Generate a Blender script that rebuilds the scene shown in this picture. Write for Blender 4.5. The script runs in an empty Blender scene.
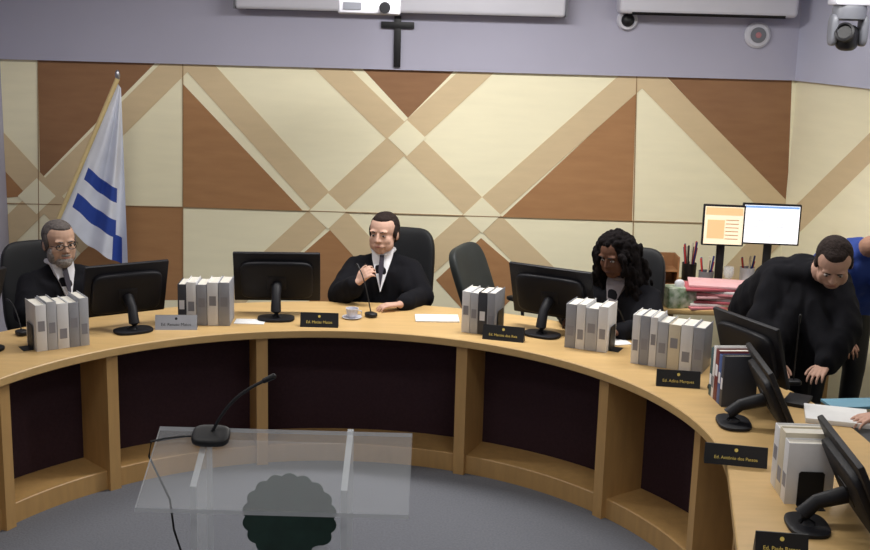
import bpy, bmesh, math, random
from mathutils import Vector as V, Matrix as MX, Euler, noise as NZ
random.seed(4)
S = bpy.context.scene
COL = S.collection
R_ = math.radians
try:
    S.view_settings.view_transform = 'Standard'
except Exception: pass

# ------------------------------------------------------------ camera
F_PX = 1200.0; CZ = 2.41; PITCH = math.atan(265/1200); ROLL = 0.027
Fv = V((0, math.cos(PITCH), -math.sin(PITCH))); U0 = V((0, math.sin(PITCH), math.cos(PITCH))); R0 = V((1,0,0))
Rv = R0*math.cos(ROLL)+U0*math.sin(ROLL); Uv = U0*math.cos(ROLL)-R0*math.sin(ROLL)
CAM = V((0,0,CZ))
cd = bpy.data.cameras.new('camera'); cam = bpy.data.objects.new('camera', cd); COL.objects.link(cam)
cd.sensor_width = 36; cd.lens = F_PX/870*36; cd.clip_start = .05
m = MX.Identity(4)
for i in range(3):
    m[i][0] = Rv[i]; m[i][1] = Uv[i]; m[i][2] = -Fv[i]; m[i][3] = CAM[i]
cam.matrix_world = m
S.camera = cam
def ray(px, py): return Fv*F_PX + Rv*(px-435) - Uv*(py-275)
def atz(px, py, z):
    d = ray(px, py); return CAM + d*((z-CZ)/d.z)
def aty(px, py, Y):
    d = ray(px, py); return CAM + d*(Y/d.y)
def atplane(px, py, p, n):
    d = ray(px, py); return CAM + d*((p-CAM).dot(n)/d.dot(n))

# ------------------------------------------------------------ materials
def s2l(c): return tuple(((v/255+.055)/1.055)**2.4 if v/255 > .04045 else v/255/12.92 for v in c)
MATS = {}
def mat(name, rgb, rough=.5, var=.0, scale=8, metal=0, spec=.5, emis=0, bump=0, stretch=None, rgb2=None):
    if name in MATS: return MATS[name]
    mt = bpy.data.materials.new(name); mt.use_nodes = True
    nt = mt.node_tree; b = nt.nodes['Principled BSDF']
    c = s2l(rgb)
    b.inputs['Roughness'].default_value = rough
    b.inputs['Metallic'].default_value = metal
    b.inputs['Specular IOR Level'].default_value = spec
    tc = nt.nodes.new('ShaderNodeTexCoord'); mp = nt.nodes.new('ShaderNodeMapping')
    if stretch: mp.inputs['Scale'].default_value = stretch
    nt.links.new(tc.outputs['Object'], mp.inputs['Vector'])
    nz = nt.nodes.new('ShaderNodeTexNoise'); nz.inputs['Scale'].default_value = scale; nz.inputs['Detail'].default_value = 5
    nt.links.new(mp.outputs[0], nz.inputs['Vector'])
    rp = nt.nodes.new('ShaderNodeValToRGB'); rp.color_ramp.elements[0].position = .3; rp.color_ramp.elements[1].position = .7
    c2 = s2l(rgb2) if rgb2 else tuple(min(1, v*(1-var)) for v in c)
    rp.color_ramp.elements[0].color = (*c2, 1)
    rp.color_ramp.elements[1].color = (*[min(1, v*(1+(0 if rgb2 else var))) for v in c], 1)
    nt.links.new(nz.outputs['Fac'], rp.inputs['Fac'])
    nt.links.new(rp.outputs['Color'], b.inputs['Base Color'])
    if emis:
        nt.links.new(rp.outputs['Color'], b.inputs['Emission Color']); b.inputs['Emission Strength'].default_value = emis
    if bump:
        bp = nt.nodes.new('ShaderNodeBump'); bp.inputs['Strength'].default_value = bump; bp.inputs['Distance'].default_value = .02
        nt.links.new(nz.outputs['Fac'], bp.inputs['Height']); nt.links.new(bp.outputs[0], b.inputs['Normal'])
    MATS[name] = mt
    return mt
def clear_mat(name, fac, rgb=(225,230,235), rough=.08):
    mt = bpy.data.materials.new(name); mt.use_nodes = True; nt = mt.node_tree
    b = nt.nodes['Principled BSDF']; b.inputs['Base Color'].default_value = (*s2l(rgb), 1); b.inputs['Roughness'].default_value = rough
    out = nt.nodes['Material Output']; tr = nt.nodes.new('ShaderNodeBsdfTransparent'); mx = nt.nodes.new('ShaderNodeMixShader')
    mx.inputs[0].default_value = fac
    nt.links.new(tr.outputs[0], mx.inputs[1]); nt.links.new(b.outputs[0], mx.inputs[2]); nt.links.new(mx.outputs[0], out.inputs['Surface'])
    return mt
M_CREAM = mat('cream_veneer', (243,236,204), .55, .025, 3, stretch=(1,1,6))
M_TAN = mat('tan_veneer', (212,190,152), .55, .03, 5, stretch=(1,1,5))
M_BROWN = mat('brown_veneer', (172,128,86), .6, .08, 4, stretch=(1,1,5), rgb2=(162,118,78))
M_WALNUT = mat('walnut_veneer', (148,108,74), .6, .08, 4, stretch=(1,1,5), rgb2=(138,99,67))
M_SEAM = mat('seam', (150,120,84), .6)
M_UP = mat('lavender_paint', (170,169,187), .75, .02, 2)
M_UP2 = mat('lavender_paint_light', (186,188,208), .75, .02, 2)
M_CEIL = mat('ceiling_paint', (205,204,208), .8, .02, 3)
M_CARPET = mat('grey_carpet', (112,114,121), .95, .10, 90, bump=.2, spec=.1)
M_DESK = mat('desk_wood', (202,168,114), .4, .06, 5, stretch=(1,6,6))
M_DESKV = mat('desk_wood_upright', (192,153,98), .45, .07, 5, stretch=(6,6,1))
M_MAROON = mat('maroon_fabric', (60,42,48), .9, .1, 60, spec=.2)
M_BLACK = mat('black_plastic', (20,20,24), .5, .05, 20, spec=.4)
M_MON = mat('monitor_shell', (20,20,26), .55, .06, 10, spec=.3)
M_SCR = mat('dark_screen', (14,15,20), .15, .05)
M_ROBE = mat('black_robe', (19,19,24), .9, .15, 10, bump=.15, spec=.15, stretch=(2,2,.6))
M_CHAIR = mat('black_leather', (24,25,28), .6, .1, 12, spec=.3)
M_CHAIRG = mat('dark_grey_leather', (48,52,52), .55, .1, 12)
M_WHITE = mat('white_cloth', (226,226,232), .8, .03, 12)
M_EYE = mat('eye_white', (190,184,180), .4)
M_WPL = mat('white_plastic', (204,204,214), .4, .02, 5)
M_GPL = mat('grey_plastic', (112,114,122), .4, .04, 5)
M_STEEL = mat('steel', (160,160,165), .3, .05, 10, metal=.9)
M_GOLD = mat('gold_lettering', (206,184,96), .5, .04, emis=.12)
M_PAPER = mat('paper', (228,228,228), .8, .03, 20)
M_PAGES = mat('book_pages', (214,210,200), .9, .08, 60, stretch=(8,1,1))
M_CLEAR = clear_mat('clear_acrylic', .11)
M_CLEARE = clear_mat('acrylic_edge', .6)
M_GLASS = clear_mat('drinking_glass', .3)
M_BLUE = mat('flag_blue', (40,70,156), .8, .05, 10)
M_EMB = mat('emblem_dark', (34,60,52), .6, .2, 20)

# ------------------------------------------------------------ mesh builder
def cpow(w, e): return math.copysign(abs(w)**e, w)
class MB:
    def __init__(s): s.bm = bmesh.new(); s.mi = 0
    def raw(s, vs, fs):
        vv = [s.bm.verts.new(v) for v in vs]
        for f in fs:
            try:
                ff = s.bm.faces.new([vv[i] for i in f]); ff.material_index = s.mi
            except ValueError: pass
        return vv
    def box(s, c, size, rot=None, bev=0, seg=2):
        b2 = bmesh.new(); bmesh.ops.create_cube(b2, size=1)
        bmesh.ops.scale(b2, vec=size, verts=b2.verts)
        if bev: bmesh.ops.bevel(b2, geom=b2.edges[:], offset=bev, segments=seg, affect='EDGES', profile=.5)
        mt = MX.Translation(V(c)) @ (rot.to_matrix().to_4x4() if rot else MX.Identity(4))
        b2.transform(mt); s.merge(b2)
    def merge(s, b2):
        b2.verts.index_update()
        vs = [v.co.copy() for v in b2.verts]; fs = [[v.index for v in f.verts] for f in b2.faces]
        b2.free(); s.raw(vs, fs)
    def cone(s, p0, p1, r0, r1, seg=16):
        p0 = V(p0); p1 = V(p1); d = p1-p0
        q = d.to_track_quat('Z', 'Y').to_matrix()
        vs = []
        for p, r in ((p0, r0), (p1, r1)):
            for k in range(seg):
                a = 2*math.pi*k/seg; vs.append(p + q @ V((r*math.cos(a), r*math.sin(a), 0)))
        fs = [[k, (k+1) % seg, seg+(k+1) % seg, seg+k] for k in range(seg)]
        fs += [list(range(seg))[::-1], list(range(seg, 2*seg))]
        s.raw(vs, fs)
    def soft(s, c, r, e1=1, e2=1, nu=20, nv=12, rot=None, warp=None):
        if not hasattr(r, '__len__'): r = (r, r, r)
        vs = []; c = V(c)
        def P(u, v):
            p = V((r[0]*cpow(math.cos(v), e1)*cpow(math.cos(u), e2), r[1]*cpow(math.cos(v), e1)*cpow(math.sin(u), e2), r[2]*cpow(math.sin(v), e1)))
            if warp: p = warp(p)
            if rot: p = rot @ p
            return c+p
        vs.append(P(0, -math.pi/2))
        for j in range(1, nv):
            v = -math.pi/2+math.pi*j/nv
            for i in range(nu): vs.append(P(2*math.pi*i/nu, v))
        vs.append(P(0, math.pi/2)); n = len(vs)-1
        fs = [[0, 1+(i+1) % nu, 1+i] for i in range(nu)]
        for j in range(nv-2):
            for i in range(nu):
                a = 1+j*nu; fs.append([a+i, a+(i+1) % nu, a+nu+(i+1) % nu, a+nu+i])
        a = 1+(nv-2)*nu
        fs += [[a+i, a+(i+1) % nu, n] for i in range(nu)]
        s.raw(vs, fs)
    def caps(s, p0, r0, p1, r1, seg=14):
        s.cone(p0, p1, r0, r1, seg); s.soft(p0, r0, nu=seg, nv=8); s.soft(p1, r1, nu=seg, nv=8)
    def tube(s, pts, r, seg=8):
        pts = [V(p) for p in pts]; up = V((0, 0, 1))
        vs = []
        for i, p in enumerate(pts):
            t = (pts[min(i+1, len(pts)-1)]-pts[max(i-1, 0)]).normalized()
            a = t.cross(up)
            if a.length < .05: a = t.cross(V((1, 0, 0)))
            a.normalize(); b = t.cross(a)
            rr = r[i] if hasattr(r, '__len__') else r
            for k in range(seg):
                w = 2*math.pi*k/seg; vs.append(p+a*rr*math.cos(w)+b*rr*math.sin(w))
        fs = []
        for i in range(len(pts)-1):
            for k in range(seg): fs.append([i*seg+k, i*seg+(k+1) % seg, (i+1)*seg+(k+1) % seg, (i+1)*seg+k])
        fs += [list(range(seg))[::-1], [(len(pts)-1)*seg+k for k in range(seg)]]
        s.raw(vs, fs)
    def lathe(s, prof, c, seg=24, rot=None):
        c = V(c); vs = []
        for (r, z) in prof:
            for k in range(seg):
                a = 2*math.pi*k/seg; p = V((r*math.cos(a), r*math.sin(a), z))
                if rot: p = rot @ p
                vs.append(c+p)
        fs = []
        for i in range(len(prof)-1):
            for k in range(seg): fs.append([i*seg+k, i*seg+(k+1) % seg, (i+1)*seg+(k+1) % seg, (i+1)*seg+k])
        if prof[0][0] > 1e-5: fs.append(list(range(seg))[::-1])
        if prof[-1][0] > 1e-5: fs.append([(len(prof)-1)*seg+k for k in range(seg)])
        s.raw(vs, fs)
    def prism(s, pts, off):
        off = V(off); n = len(pts); pts = [V(p) for p in pts]
        s.raw(pts+[p+off for p in pts], [list(range(n)), list(range(n, 2*n))[::-1]]+[[i, n+i, n+(i+1) % n, (i+1) % n] for i in range(n)])
    def build(s, name, mats, parent=None, smooth=True, kind=None, angle=40):
        if not isinstance(mats, (list, tuple)): mats = [mats]
        bmesh.ops.remove_doubles(s.bm, verts=s.bm.verts, dist=1e-6)
        bmesh.ops.recalc_face_normals(s.bm, faces=s.bm.faces)
        if smooth:
            for f in s.bm.faces: f.smooth = True
            for e in s.bm.edges:
                if len(e.link_faces) == 2 and e.calc_face_angle(0) > R_(angle): e.smooth = False
        me = bpy.data.meshes.new(name); s.bm.to_mesh(me); s.bm.free()
        for x in mats: me.materials.append(x)
        o = bpy.data.objects.new(name, me); COL.objects.link(o)
        if parent: o.parent = parent
        if kind: o['kind'] = kind
        return o
    def remesh(s, name, mt, parent, vox=.006, smooth=4, fac=.5, folds=0):
        bmesh.ops.recalc_face_normals(s.bm, faces=s.bm.faces)
        me = bpy.data.meshes.new('tmp'); s.bm.to_mesh(me); s.bm.free()
        t = bpy.data.objects.new('tmp', me); COL.objects.link(t)
        r = t.modifiers.new('r', 'REMESH'); r.mode = 'VOXEL'; r.voxel_size = vox
        if smooth:
            q = t.modifiers.new('s', 'SMOOTH'); q.factor = fac; q.iterations = smooth
        dg = bpy.context.evaluated_depsgraph_get(); dg.update()
        m2 = bpy.data.meshes.new_from_object(t.evaluated_get(dg)); m2.name = name
        bpy.data.objects.remove(t); bpy.data.meshes.remove(me)
        if folds:
            nn = [v.normal.copy() for v in m2.vertices]
            for v, n in zip(m2.vertices, nn):
                c = v.co
                k = NZ.noise(V((c.x*13+7*c.z*.35, c.y*13, c.z*3.4)))
                v.co = c+n*((1-abs(k)*3.0)*folds)
        m2.materials.clear(); m2.materials.append(mt)
        m2.polygons.foreach_set('use_smooth', [True]*len(m2.polygons))
        m2.polygons.foreach_set('material_index', [0]*len(m2.polygons))
        o = bpy.data.objects.new(name, m2); COL.objects.link(o)
        if parent: o.parent = parent
        return o
def tag(o, label, cat, group=None):
    o['label'] = label; o['category'] = cat
    if group: o['group'] = group
    return o
def thing(name, label, cat, loc=(0,0,0), rotz=0, group=None):
    o = bpy.data.objects.new(name, None); COL.objects.link(o); o.empty_display_size = .05
    o.location = loc; o.rotation_euler = (0, 0, rotz)
    return tag(o, label, cat, group)
def text(body, size, mt, parent, mtx, name='lettering', align='CENTER', ext=.0006):
    cu = bpy.data.curves.new('t', 'FONT'); cu.body = body; cu.size = size; cu.align_x = align; cu.align_y = 'CENTER'; cu.extrude = ext
    t = bpy.data.objects.new('t', cu); COL.objects.link(t)
    dg = bpy.context.evaluated_depsgraph_get(); dg.update()
    me = bpy.data.meshes.new_from_object(t.evaluated_get(dg)); bpy.data.objects.remove(t); me.name = name
    me.transform(mtx); me.materials.clear(); me.materials.append(mt)
    o = bpy.data.objects.new(name, me); COL.objects.link(o); o.parent = parent
    return o

# ------------------------------------------------------------ room
WY = 8.0; ZP = 2.02; ZC = 2.95
CR = V((2.345, WY, 0)); CR2 = V((2.345+.225*4.2, WY-.74*4.2, 0))
CLx = V((-2.90, WY, 0)); CL2 = V((-3.50, 4.6, 0))
YB = -1.6
mb = MB(); mb.box((.2, 3.2, -.05), (8.4, 10.2, .1)); mb.build('floor', M_CARPET, kind='structure', smooth=False)
mb = MB(); mb.box((.2, 3.2, ZC+.05), (8.4, 10.2, .1)); mb.build('ceiling', M_CEIL, kind='structure', smooth=False)
mb = MB()
mb.prism([(CLx.x-.1, WY, 0), (CR.x+.1, WY, 0), (CR.x+.1, WY, ZP), (CLx.x-.1, WY, ZP)], (0, .1, 0))
layer = [0]
def wp(px, py, k=0): return aty(px, py, WY-.001*k)
def clipz(pts, zmin, zmax, xmin=None, xmax=None):
    def cl(ps, f, g):
        out = []
        for i in range(len(ps)):
            a = ps[i]; b = ps[(i+1) % len(ps)]; fa = f(a); fb = f(b)
            if fa >= 0: out.append(a)
            if (fa >= 0) != (fb >= 0): out.append(a+(b-a)*(fa/(fa-fb)))
        return out
    pts = cl(pts, lambda p: zmax-p.z, 0)
    if pts: pts = cl(pts, lambda p: p.z-zmin, 0)
    if pts and xmax is not None: pts = cl(pts, lambda p: xmax-p.x, 0)
    if pts and xmin is not None: pts = cl(pts, lambda p: p.x-xmin, 0)
    return pts
def wpoly(pxs, mi):
    layer[0] += 1
    pts = [wp(x, y) for x, y in pxs]
    pts = clipz(pts, 0, ZP, CLx.x, CR.x-.002)
    if len(pts) < 3: return
    mb.mi = mi
    k = .0003*layer[0]
    mb.prism([V((p.x, WY-k, p.z)) for p in pts], (0, .0002+k*.5, 0))
def wband(p0, p1, w, mi):
    d = V((p1[0]-p0[0], p1[1]-p0[1])); d.normalize(); n = V((-d.y, d.x))*w/2
    wpoly([(p0[0]+n.x, p0[1]+n.y), (p1[0]+n.x, p1[1]+n.y), (p1[0]-n.x, p1[1]-n.y), (p0[0]-n.x, p0[1]-n.y)], mi)
for P, mm in (([(183,84),(183,207),(303,211)],2), ([(360,66),(457,68),(408,118)],4), ([(636,92),(632,222),(502,217)],2),
          ([(664,74),(792,76),(787,204)],4), ([(38,54),(162,56),(40,180)],4), ([(122,206),(183,207),(183,300),(40,300)],2),
          ([(330,230),(366,265),(330,330),(286,268)],2), ([(481,238),(436,280),(481,330),(530,280)],2), ([(-20,130),(38,195),(-20,200)],2)):
    wpoly(P, mm)
for a, b in (((313,50),(575,305)), ((500,50),(230,300)), ((180,45),(410,300)), ((655,60),(385,300)),
             ((630,58),(790,222)), ((192,50),(-10,250)), ((-20,125),(90,245)), ((790,215),(720,290)), ((183,330),(240,300))):
    wband(a, b, 25, 1)
for cx, cy in ((407,138), (328,211), (482,215), (37,196)):
    wpoly([(cx-19,cy),(cx,cy-18),(cx+19,cy),(cx,cy+18)], 0)
for a, b in (((183,50),(183,400)), ((637,60),(629,400)), ((38,50),(40,400)), ((-10,203),(183,207)), ((183,207),(800,226))):
    wband(a, b, .8, 3)
mb.build('wall_back', [M_CREAM, M_TAN, M_BROWN, M_SEAM, M_WALNUT], kind='structure', smooth=False)
mb = MB(); mb.prism([(CLx.x-.1, WY-.03, ZP), (CR.x+.0, WY-.03, ZP), (CR.x+.0, WY-.03, ZC), (CLx.x-.1, WY-.03, ZC)], (0, .13, 0))
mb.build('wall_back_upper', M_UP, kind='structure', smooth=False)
dr = (CR2-CR).normalized(); nr = V((-dr.y, dr.x, 0)); nr = nr if nr.x > 0 else -nr
mb = MB()
mb.prism([CR, CR2, CR2+V((0,0,ZP)), CR+V((0,0,ZP))], nr*.1)
mb.prism([CR2, V((CR2.x, YB, 0)), V((CR2.x, YB, ZP)), CR2+V((0,0,ZP))], (.1,0,0))
def rpoly(pxs, mi, k):
    mb.mi = mi; pts = [atplane(x, y, CR, nr) for x, y in pxs]
    mb.prism([p-nr*k for p in pts], nr*(k*.5+.0004))
rpoly([(885,118),(885,148),(800,232),(796,205)], 1, .0006)
mb.build('wall_right', [M_CREAM, M_TAN, M_BROWN], kind='structure', smooth=False)
mb = MB(); c1 = CR-nr*.03+V((0,0,ZP)); c2 = CR2-nr*.03+V((0,0,ZP)); h = V((0,0,ZC-ZP))
mb.prism([c1, c2, c2+h, c1+h], nr*.13)
c3 = V((CR2.x-.03, YB, ZP)); mb.prism([c2, c3, c3+h, c2+h], (.13,0,0))
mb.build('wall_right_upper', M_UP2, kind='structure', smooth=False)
mb = MB()
mb.prism([CLx, CL2, CL2+V((0,0,ZC)), CLx+V((0,0,ZC))], (-.1,0,0))
mb.prism([CL2, V((CL2.x,YB,0)), V((CL2.x,YB,ZC)), CL2+V((0,0,ZC))], (-.1,0,0))
mb.build('wall_left', M_UP, kind='structure', smooth=False)
mb = MB(); mb.box((.2, YB-.05, ZC/2), (8.2, .1, ZC)); mb.build('wall_front', M_UP, kind='structure', smooth=False)

for i, (x, y, e) in enumerate(((-1.7,6.2,21), (.2,6.4,56), (1.9,6.0,23), (-1.5,3.6,11), (.8,3.6,13), (-1.2,.9,13), (1.2,.9,13))):
    t = thing('ceiling_light', 'recessed white ceiling light panel number %s from the flag wall' % ['one','two','three','four','five','six','seven'][i], 'ceiling light', (x, y, ZC), 0, 'ceiling light panels')
    mb = MB(); mb.box((0,0,-.012), (1.24,.34,.024), bev=.004); mb.build('frame', M_WPL, t)
    mb = MB(); mb.box((0,0,-.026), (1.18,.28,.004)); mb.build('diffuser', mat('diffuser', (255,252,245), .5, emis=2.0), t)
    ld = bpy.data.lights.new('lamp', 'AREA'); ld.shape = 'RECTANGLE'; ld.size = 1.15; ld.size_y = .26; ld.energy = e; ld.color = (1,.98,.95)
    lo = bpy.data.objects.new('lamp', ld); COL.objects.link(lo); lo.parent = t; lo.location = (0,0,-.035)

# ------------------------------------------------------------ the curved desk
CX, CY, RI, RO, SM = -.46, 4.5, 1.6, 2.24, 100.8
def PS(s, r, z=0):
    a = max(-SM, min(SM, s)); th = R_(a)
    n = V((math.sin(th), math.cos(th), 0)); t = V((math.cos(th), -math.sin(th), 0))*(1 if s > 0 else -1)
    ext = (abs(s)-SM)*math.pi/180*RI if abs(s) > SM else 0
    return V((CX, CY, z)) + n*r + t*ext
def thetaof(p):
    a = math.degrees(math.atan2(p.x-CX, p.y-CY)); return max(-SM, min(SM, a))
SE = 160
def sweep(prof, s0, s1, step=2.0):
    n = max(2, int(round(abs(s1-s0)/step))+1); k = len(prof); vs = []
    for i in range(n):
        s = s0+(s1-s0)*i/(n-1)
        for (r, z) in prof: vs.append(PS(s, r, z))
    fs = []
    for i in range(n-1):
        for j in range(k): fs.append([i*k+j, i*k+(j+1) % k, (i+1)*k+(j+1) % k, (i+1)*k+j])
    fs += [list(range(k))[::-1], [(n-1)*k+j for j in range(k)]]
    return vs, fs
desk = thing('curved_desk', 'long horseshoe-shaped light wood desk with dark maroon front panels', 'desk')
mb = MB(); mb.raw(*sweep([(RI+.004,.708),(RI,.712),(RI,.746),(RI+.004,.75),(RO-.004,.75),(RO,.746),(RO,.712),(RO-.004,.708)], -SE, SE)); mb.build('worktop', M_DESK, desk)
FINS = [-150,-125,-96,-65,-43.5,-15.6,22,52,78,104,128,150]
for f in FINS:
    mb = MB(); h = 1.05
    mb.raw(*sweep([(RI+.03,0),(RI+.03,.708),(1.96,.708),(1.96,0)], f-h, f+h)); mb.build('support_panel', M_DESKV, desk)
for a, b in zip(FINS[:-1], FINS[1:]):
    mb = MB(); mb.raw(*sweep([(1.9,.10),(1.9,.70),(1.93,.70),(1.93,.10)], a+1.05, b-1.05)); mb.build('front_panel', M_MAROON, desk)
    mb = MB(); mb.raw(*sweep([(RI+.06,0),(RI+.06,.096),(RI+.064,.1),(1.93,.1),(1.93,0)], a+1.05, b-1.05)); mb.build('plinth', M_DESKV, desk)

DZ = .75
# ------------------------------------------------------------ monitors
def make_monitor(label, loc, rotz, group, w=.47, h=.30, tilt=18, cy=.12, cz=.225):
    t = thing('monitor', label, 'monitor', loc, rotz, group)
    rot = Euler((R_(tilt),0,0)).to_matrix(); c = V((0,cy,cz))
    mb = MB(); mb.box(c, (w, .022, h), rot=Euler((R_(tilt),0,0)), bev=.006)
    mb.soft(c+rot @ V((0,-.018,-.01)), (w*.42, .022, h*.38), .3, .3, rot=rot, nu=28); mb.build('housing', M_MON, t)
    mb = MB(); mb.box(c+rot @ V((0,.0115,.004)), (w-.03, .002, h-.035), rot=Euler((R_(tilt),0,0))); mb.build('screen', M_SCR, t)
    mb = MB(); mb.box(c+rot @ V((0,-.040,-.02)), (.10,.006,.08), rot=Euler((R_(tilt),0,0)), bev=.002); mb.build('mount_plate', M_MON, t)
    e = c+rot @ V((0,-.045,-.03))
    mb = MB(); mb.tube([(0,.0,.012),(0,-.008,.05),(0,e.y*.35-.012,e.z*.75),e], [.036,.028,.025,.030], 12); mb.build('neck', M_MON, t)
    mb = MB(); mb.soft((0,.01,.008), (.10,.07,.008), .3, .7, nu=32); mb.build('base', M_MON, t)
    return t
g = 'monitors along the curved desk'
def mon(px, py, label, dyaw=0, **k):
    p = atz(px, py, DZ); th = thetaof(p)
    return make_monitor(label, p, R_(-th+dyaw), g, **k)
mon(-14, 352, 'black monitor cut off by the left edge of the view', 8)
mon(134, 332, 'black monitor in front of the bearded person with glasses', -4, w=.44, cz=.205)
mon(276, 320, 'black monitor left of the central speaking person', -8, cz=.215)
mon(541, 336, 'black monitor in front of the person with long curly hair', 4, cz=.215)
mon(726, 392, 'black monitor behind the coloured books, before the bending person', 4, cz=.20, w=.44)
mon(731, 424, 'black monitor seen edge-on above the widest name plate', -12, cy=.155, cz=.160, tilt=26, w=.46, h=.30)
mon(804, 527, 'large near black monitor at the bottom right corner', 8, cy=.155, cz=.170, tilt=26, w=.50, h=.32)

# ------------------------------------------------------------ books
PALE = {'white':(222,222,224), 'pale grey':(178,180,186), 'cream':(212,202,180), 'charcoal':(58,60,68), 'teal':(52,84,92), 'dark red':(110,44,48), 'blue':(66,92,150), 'silver grey':(150,152,160)}
ORD = ['first','second','third','fourth','fifth','sixth','seventh','eighth','ninth','tenth','eleventh','twelfth']
M_LAB = mat('label_grey', (138,138,146), .6)
def book(loc, rz, th, h, d, colour, label, group, lz):
    t = thing('book', label, 'book', loc, rz, group)
    cm = mat('cover_'+colour.replace(' ', '_'), PALE[colour], .5, .06, 12)
    mb = MB()
    mb.box((-th/2+.0015, d/2, h/2), (.003, d, h), bev=.001); mb.box((th/2-.0015, d/2, h/2), (.003, d, h), bev=.001); mb.box((0, .002, h/2), (th, .004, h), bev=.0015)
    mb.build('cover', cm, t)
    mb = MB(); mb.box((0, d/2, h/2), (th-.006, d-.014, h-.012)); mb.build('pages', M_PAGES, t)
    mb = MB(); mb.box((0, -.0006, h*lz), (th*.62, .0012, h*.22)); mb.build('spine_label', M_LAB if colour not in ('charcoal','teal','dark red','blue') else M_WHITE, t)
def bookend(p, rz, label, sgn=1):
    t = thing('bookend', label, 'bookend', p, rz, 'black metal bookends')
    mb = MB()
    pts = [(0,-.045,0),(0,.045,0),(0,.045,.118),(0,.038,.125),(0,-.038,.125),(0,-.045,.118)]
    mb.prism(pts, (.002*sgn,0,0)); mb.build('upright_plate', M_BLACK, t)
    mb = MB(); mb.box((.025*sgn, 0, .001), (.045,.09,.002)); mb.build('foot_plate', M_BLACK, t)
def row(pa, pb, where, cols, ends='', d=.17):
    A = atz(*pa, DZ); B = atz(*pb, DZ); t = (B-A); L = t.length; t.normalize()
    n = V((-t.y, t.x, 0)); rz = math.atan2(t.y, t.x)
    ws = [random.uniform(.75,1.3) for _ in cols]; k = L/sum(ws); x = 0
    for i, c in enumerate(cols):
        w = ws[i]*k; h = .235*random.uniform(.93,1.05); dd = d*random.uniform(.95,1.03)
        book(A+t*(x+w/2), rz, w*.96, h, dd, c, '%s book, %s from the left in the row %s' % (c, ORD[i], where), 'books in the row '+where, random.uniform(.3,.6))
        x += w
    if 'L' in ends: bookend(A-t*.005+n*.085, rz, 'black bookend at the left end of the row '+where, -1)
    if 'R' in ends: bookend(B+t*.005+n*.085, rz, 'black bookend at the right end of the row '+where, 1)
row((37,352), (90,345), 'before the bearded person', ['white','pale grey','white','silver grey','pale grey'], 'L')
row((178,325), (230,326), 'left of the central monitor', ['charcoal','white','silver grey','white','silver grey'])
row((461,332), (494,336), 'near the empty chair', ['white','pale grey','charcoal','silver grey'], 'R')
row((564,347), (606,353), 'before the person with curly hair', ['silver grey','white','pale grey','white'], 'R')
row((630,363), (702,374), 'behind the fourth name plate', ['white','silver grey','white','pale grey','cream','white','silver grey'])
row((708,394), (721,407), 'beside the edge-on monitor', ['teal','white','dark red','blue','charcoal'], '', d=.15)
row((770,482), (784,504), 'beside the nearest monitor', ['white','cream','white'], 'R')

# ------------------------------------------------------------ name plates
def plate(pa, pb, words, label, m_=M_BLACK, tm=M_GOLD):
    A = atz(*pa, DZ); B = atz(*pb, DZ); t = B-A; L = t.length; rz = math.atan2(t.y, t.x)
    o = thing('name_plate', label, 'name plate', (A+B)/2, rz, 'name plates on the curved desk')
    H = .074; mb = MB()
    mb.prism([(-L/2,0,0),(-L/2,.05,0),(-L/2,.03,H),(-L/2,.024,H)], (L,0,0)); mb.build('body', m_, o)
    ang = math.atan2(H, .024)
    def at_(f): return MX.Translation((0, .024*f, H*f)) @ MX.Rotation(ang, 4, 'X') @ MX.Translation((0,0,.001))
    text(words, min(.023, L*.84/(len(words)*.52)), tm, o, at_(.36))
    mb = MB(); mb.lathe([(0,0),(.007,0),(.007,.001),(0,.001)], (0,0,0), 12); mb.bm.transform(at_(.76)); mb.build('crest', tm, o)
plate((155,330), (197,330), 'Ed. Renato Matos', 'name plate with its reflection coloured in as steel grey, before the bearded person', M_STEEL, M_BLACK)  # light grey reflection on this plate put into its body colour
plate((300,327), (338,328), 'Ed. Matias Matos', 'black name plate left of the white cup at centre', )
plate((482,339), (523,343), 'Ed. Marcos dos Reis', 'black name plate beside the row of books near the empty chair')
plate((656,386), (700,389), 'Ed. Adina Marques', 'black name plate in front of the longest book row')
plate((704,463), (767,469), 'Ed. Antônio dos Passos', 'widest black name plate with gold lettering on the right wing')
plate((755,556), (808,560), 'Ed. Paula Ramos', 'black name plate cut off at the bottom edge')

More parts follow.
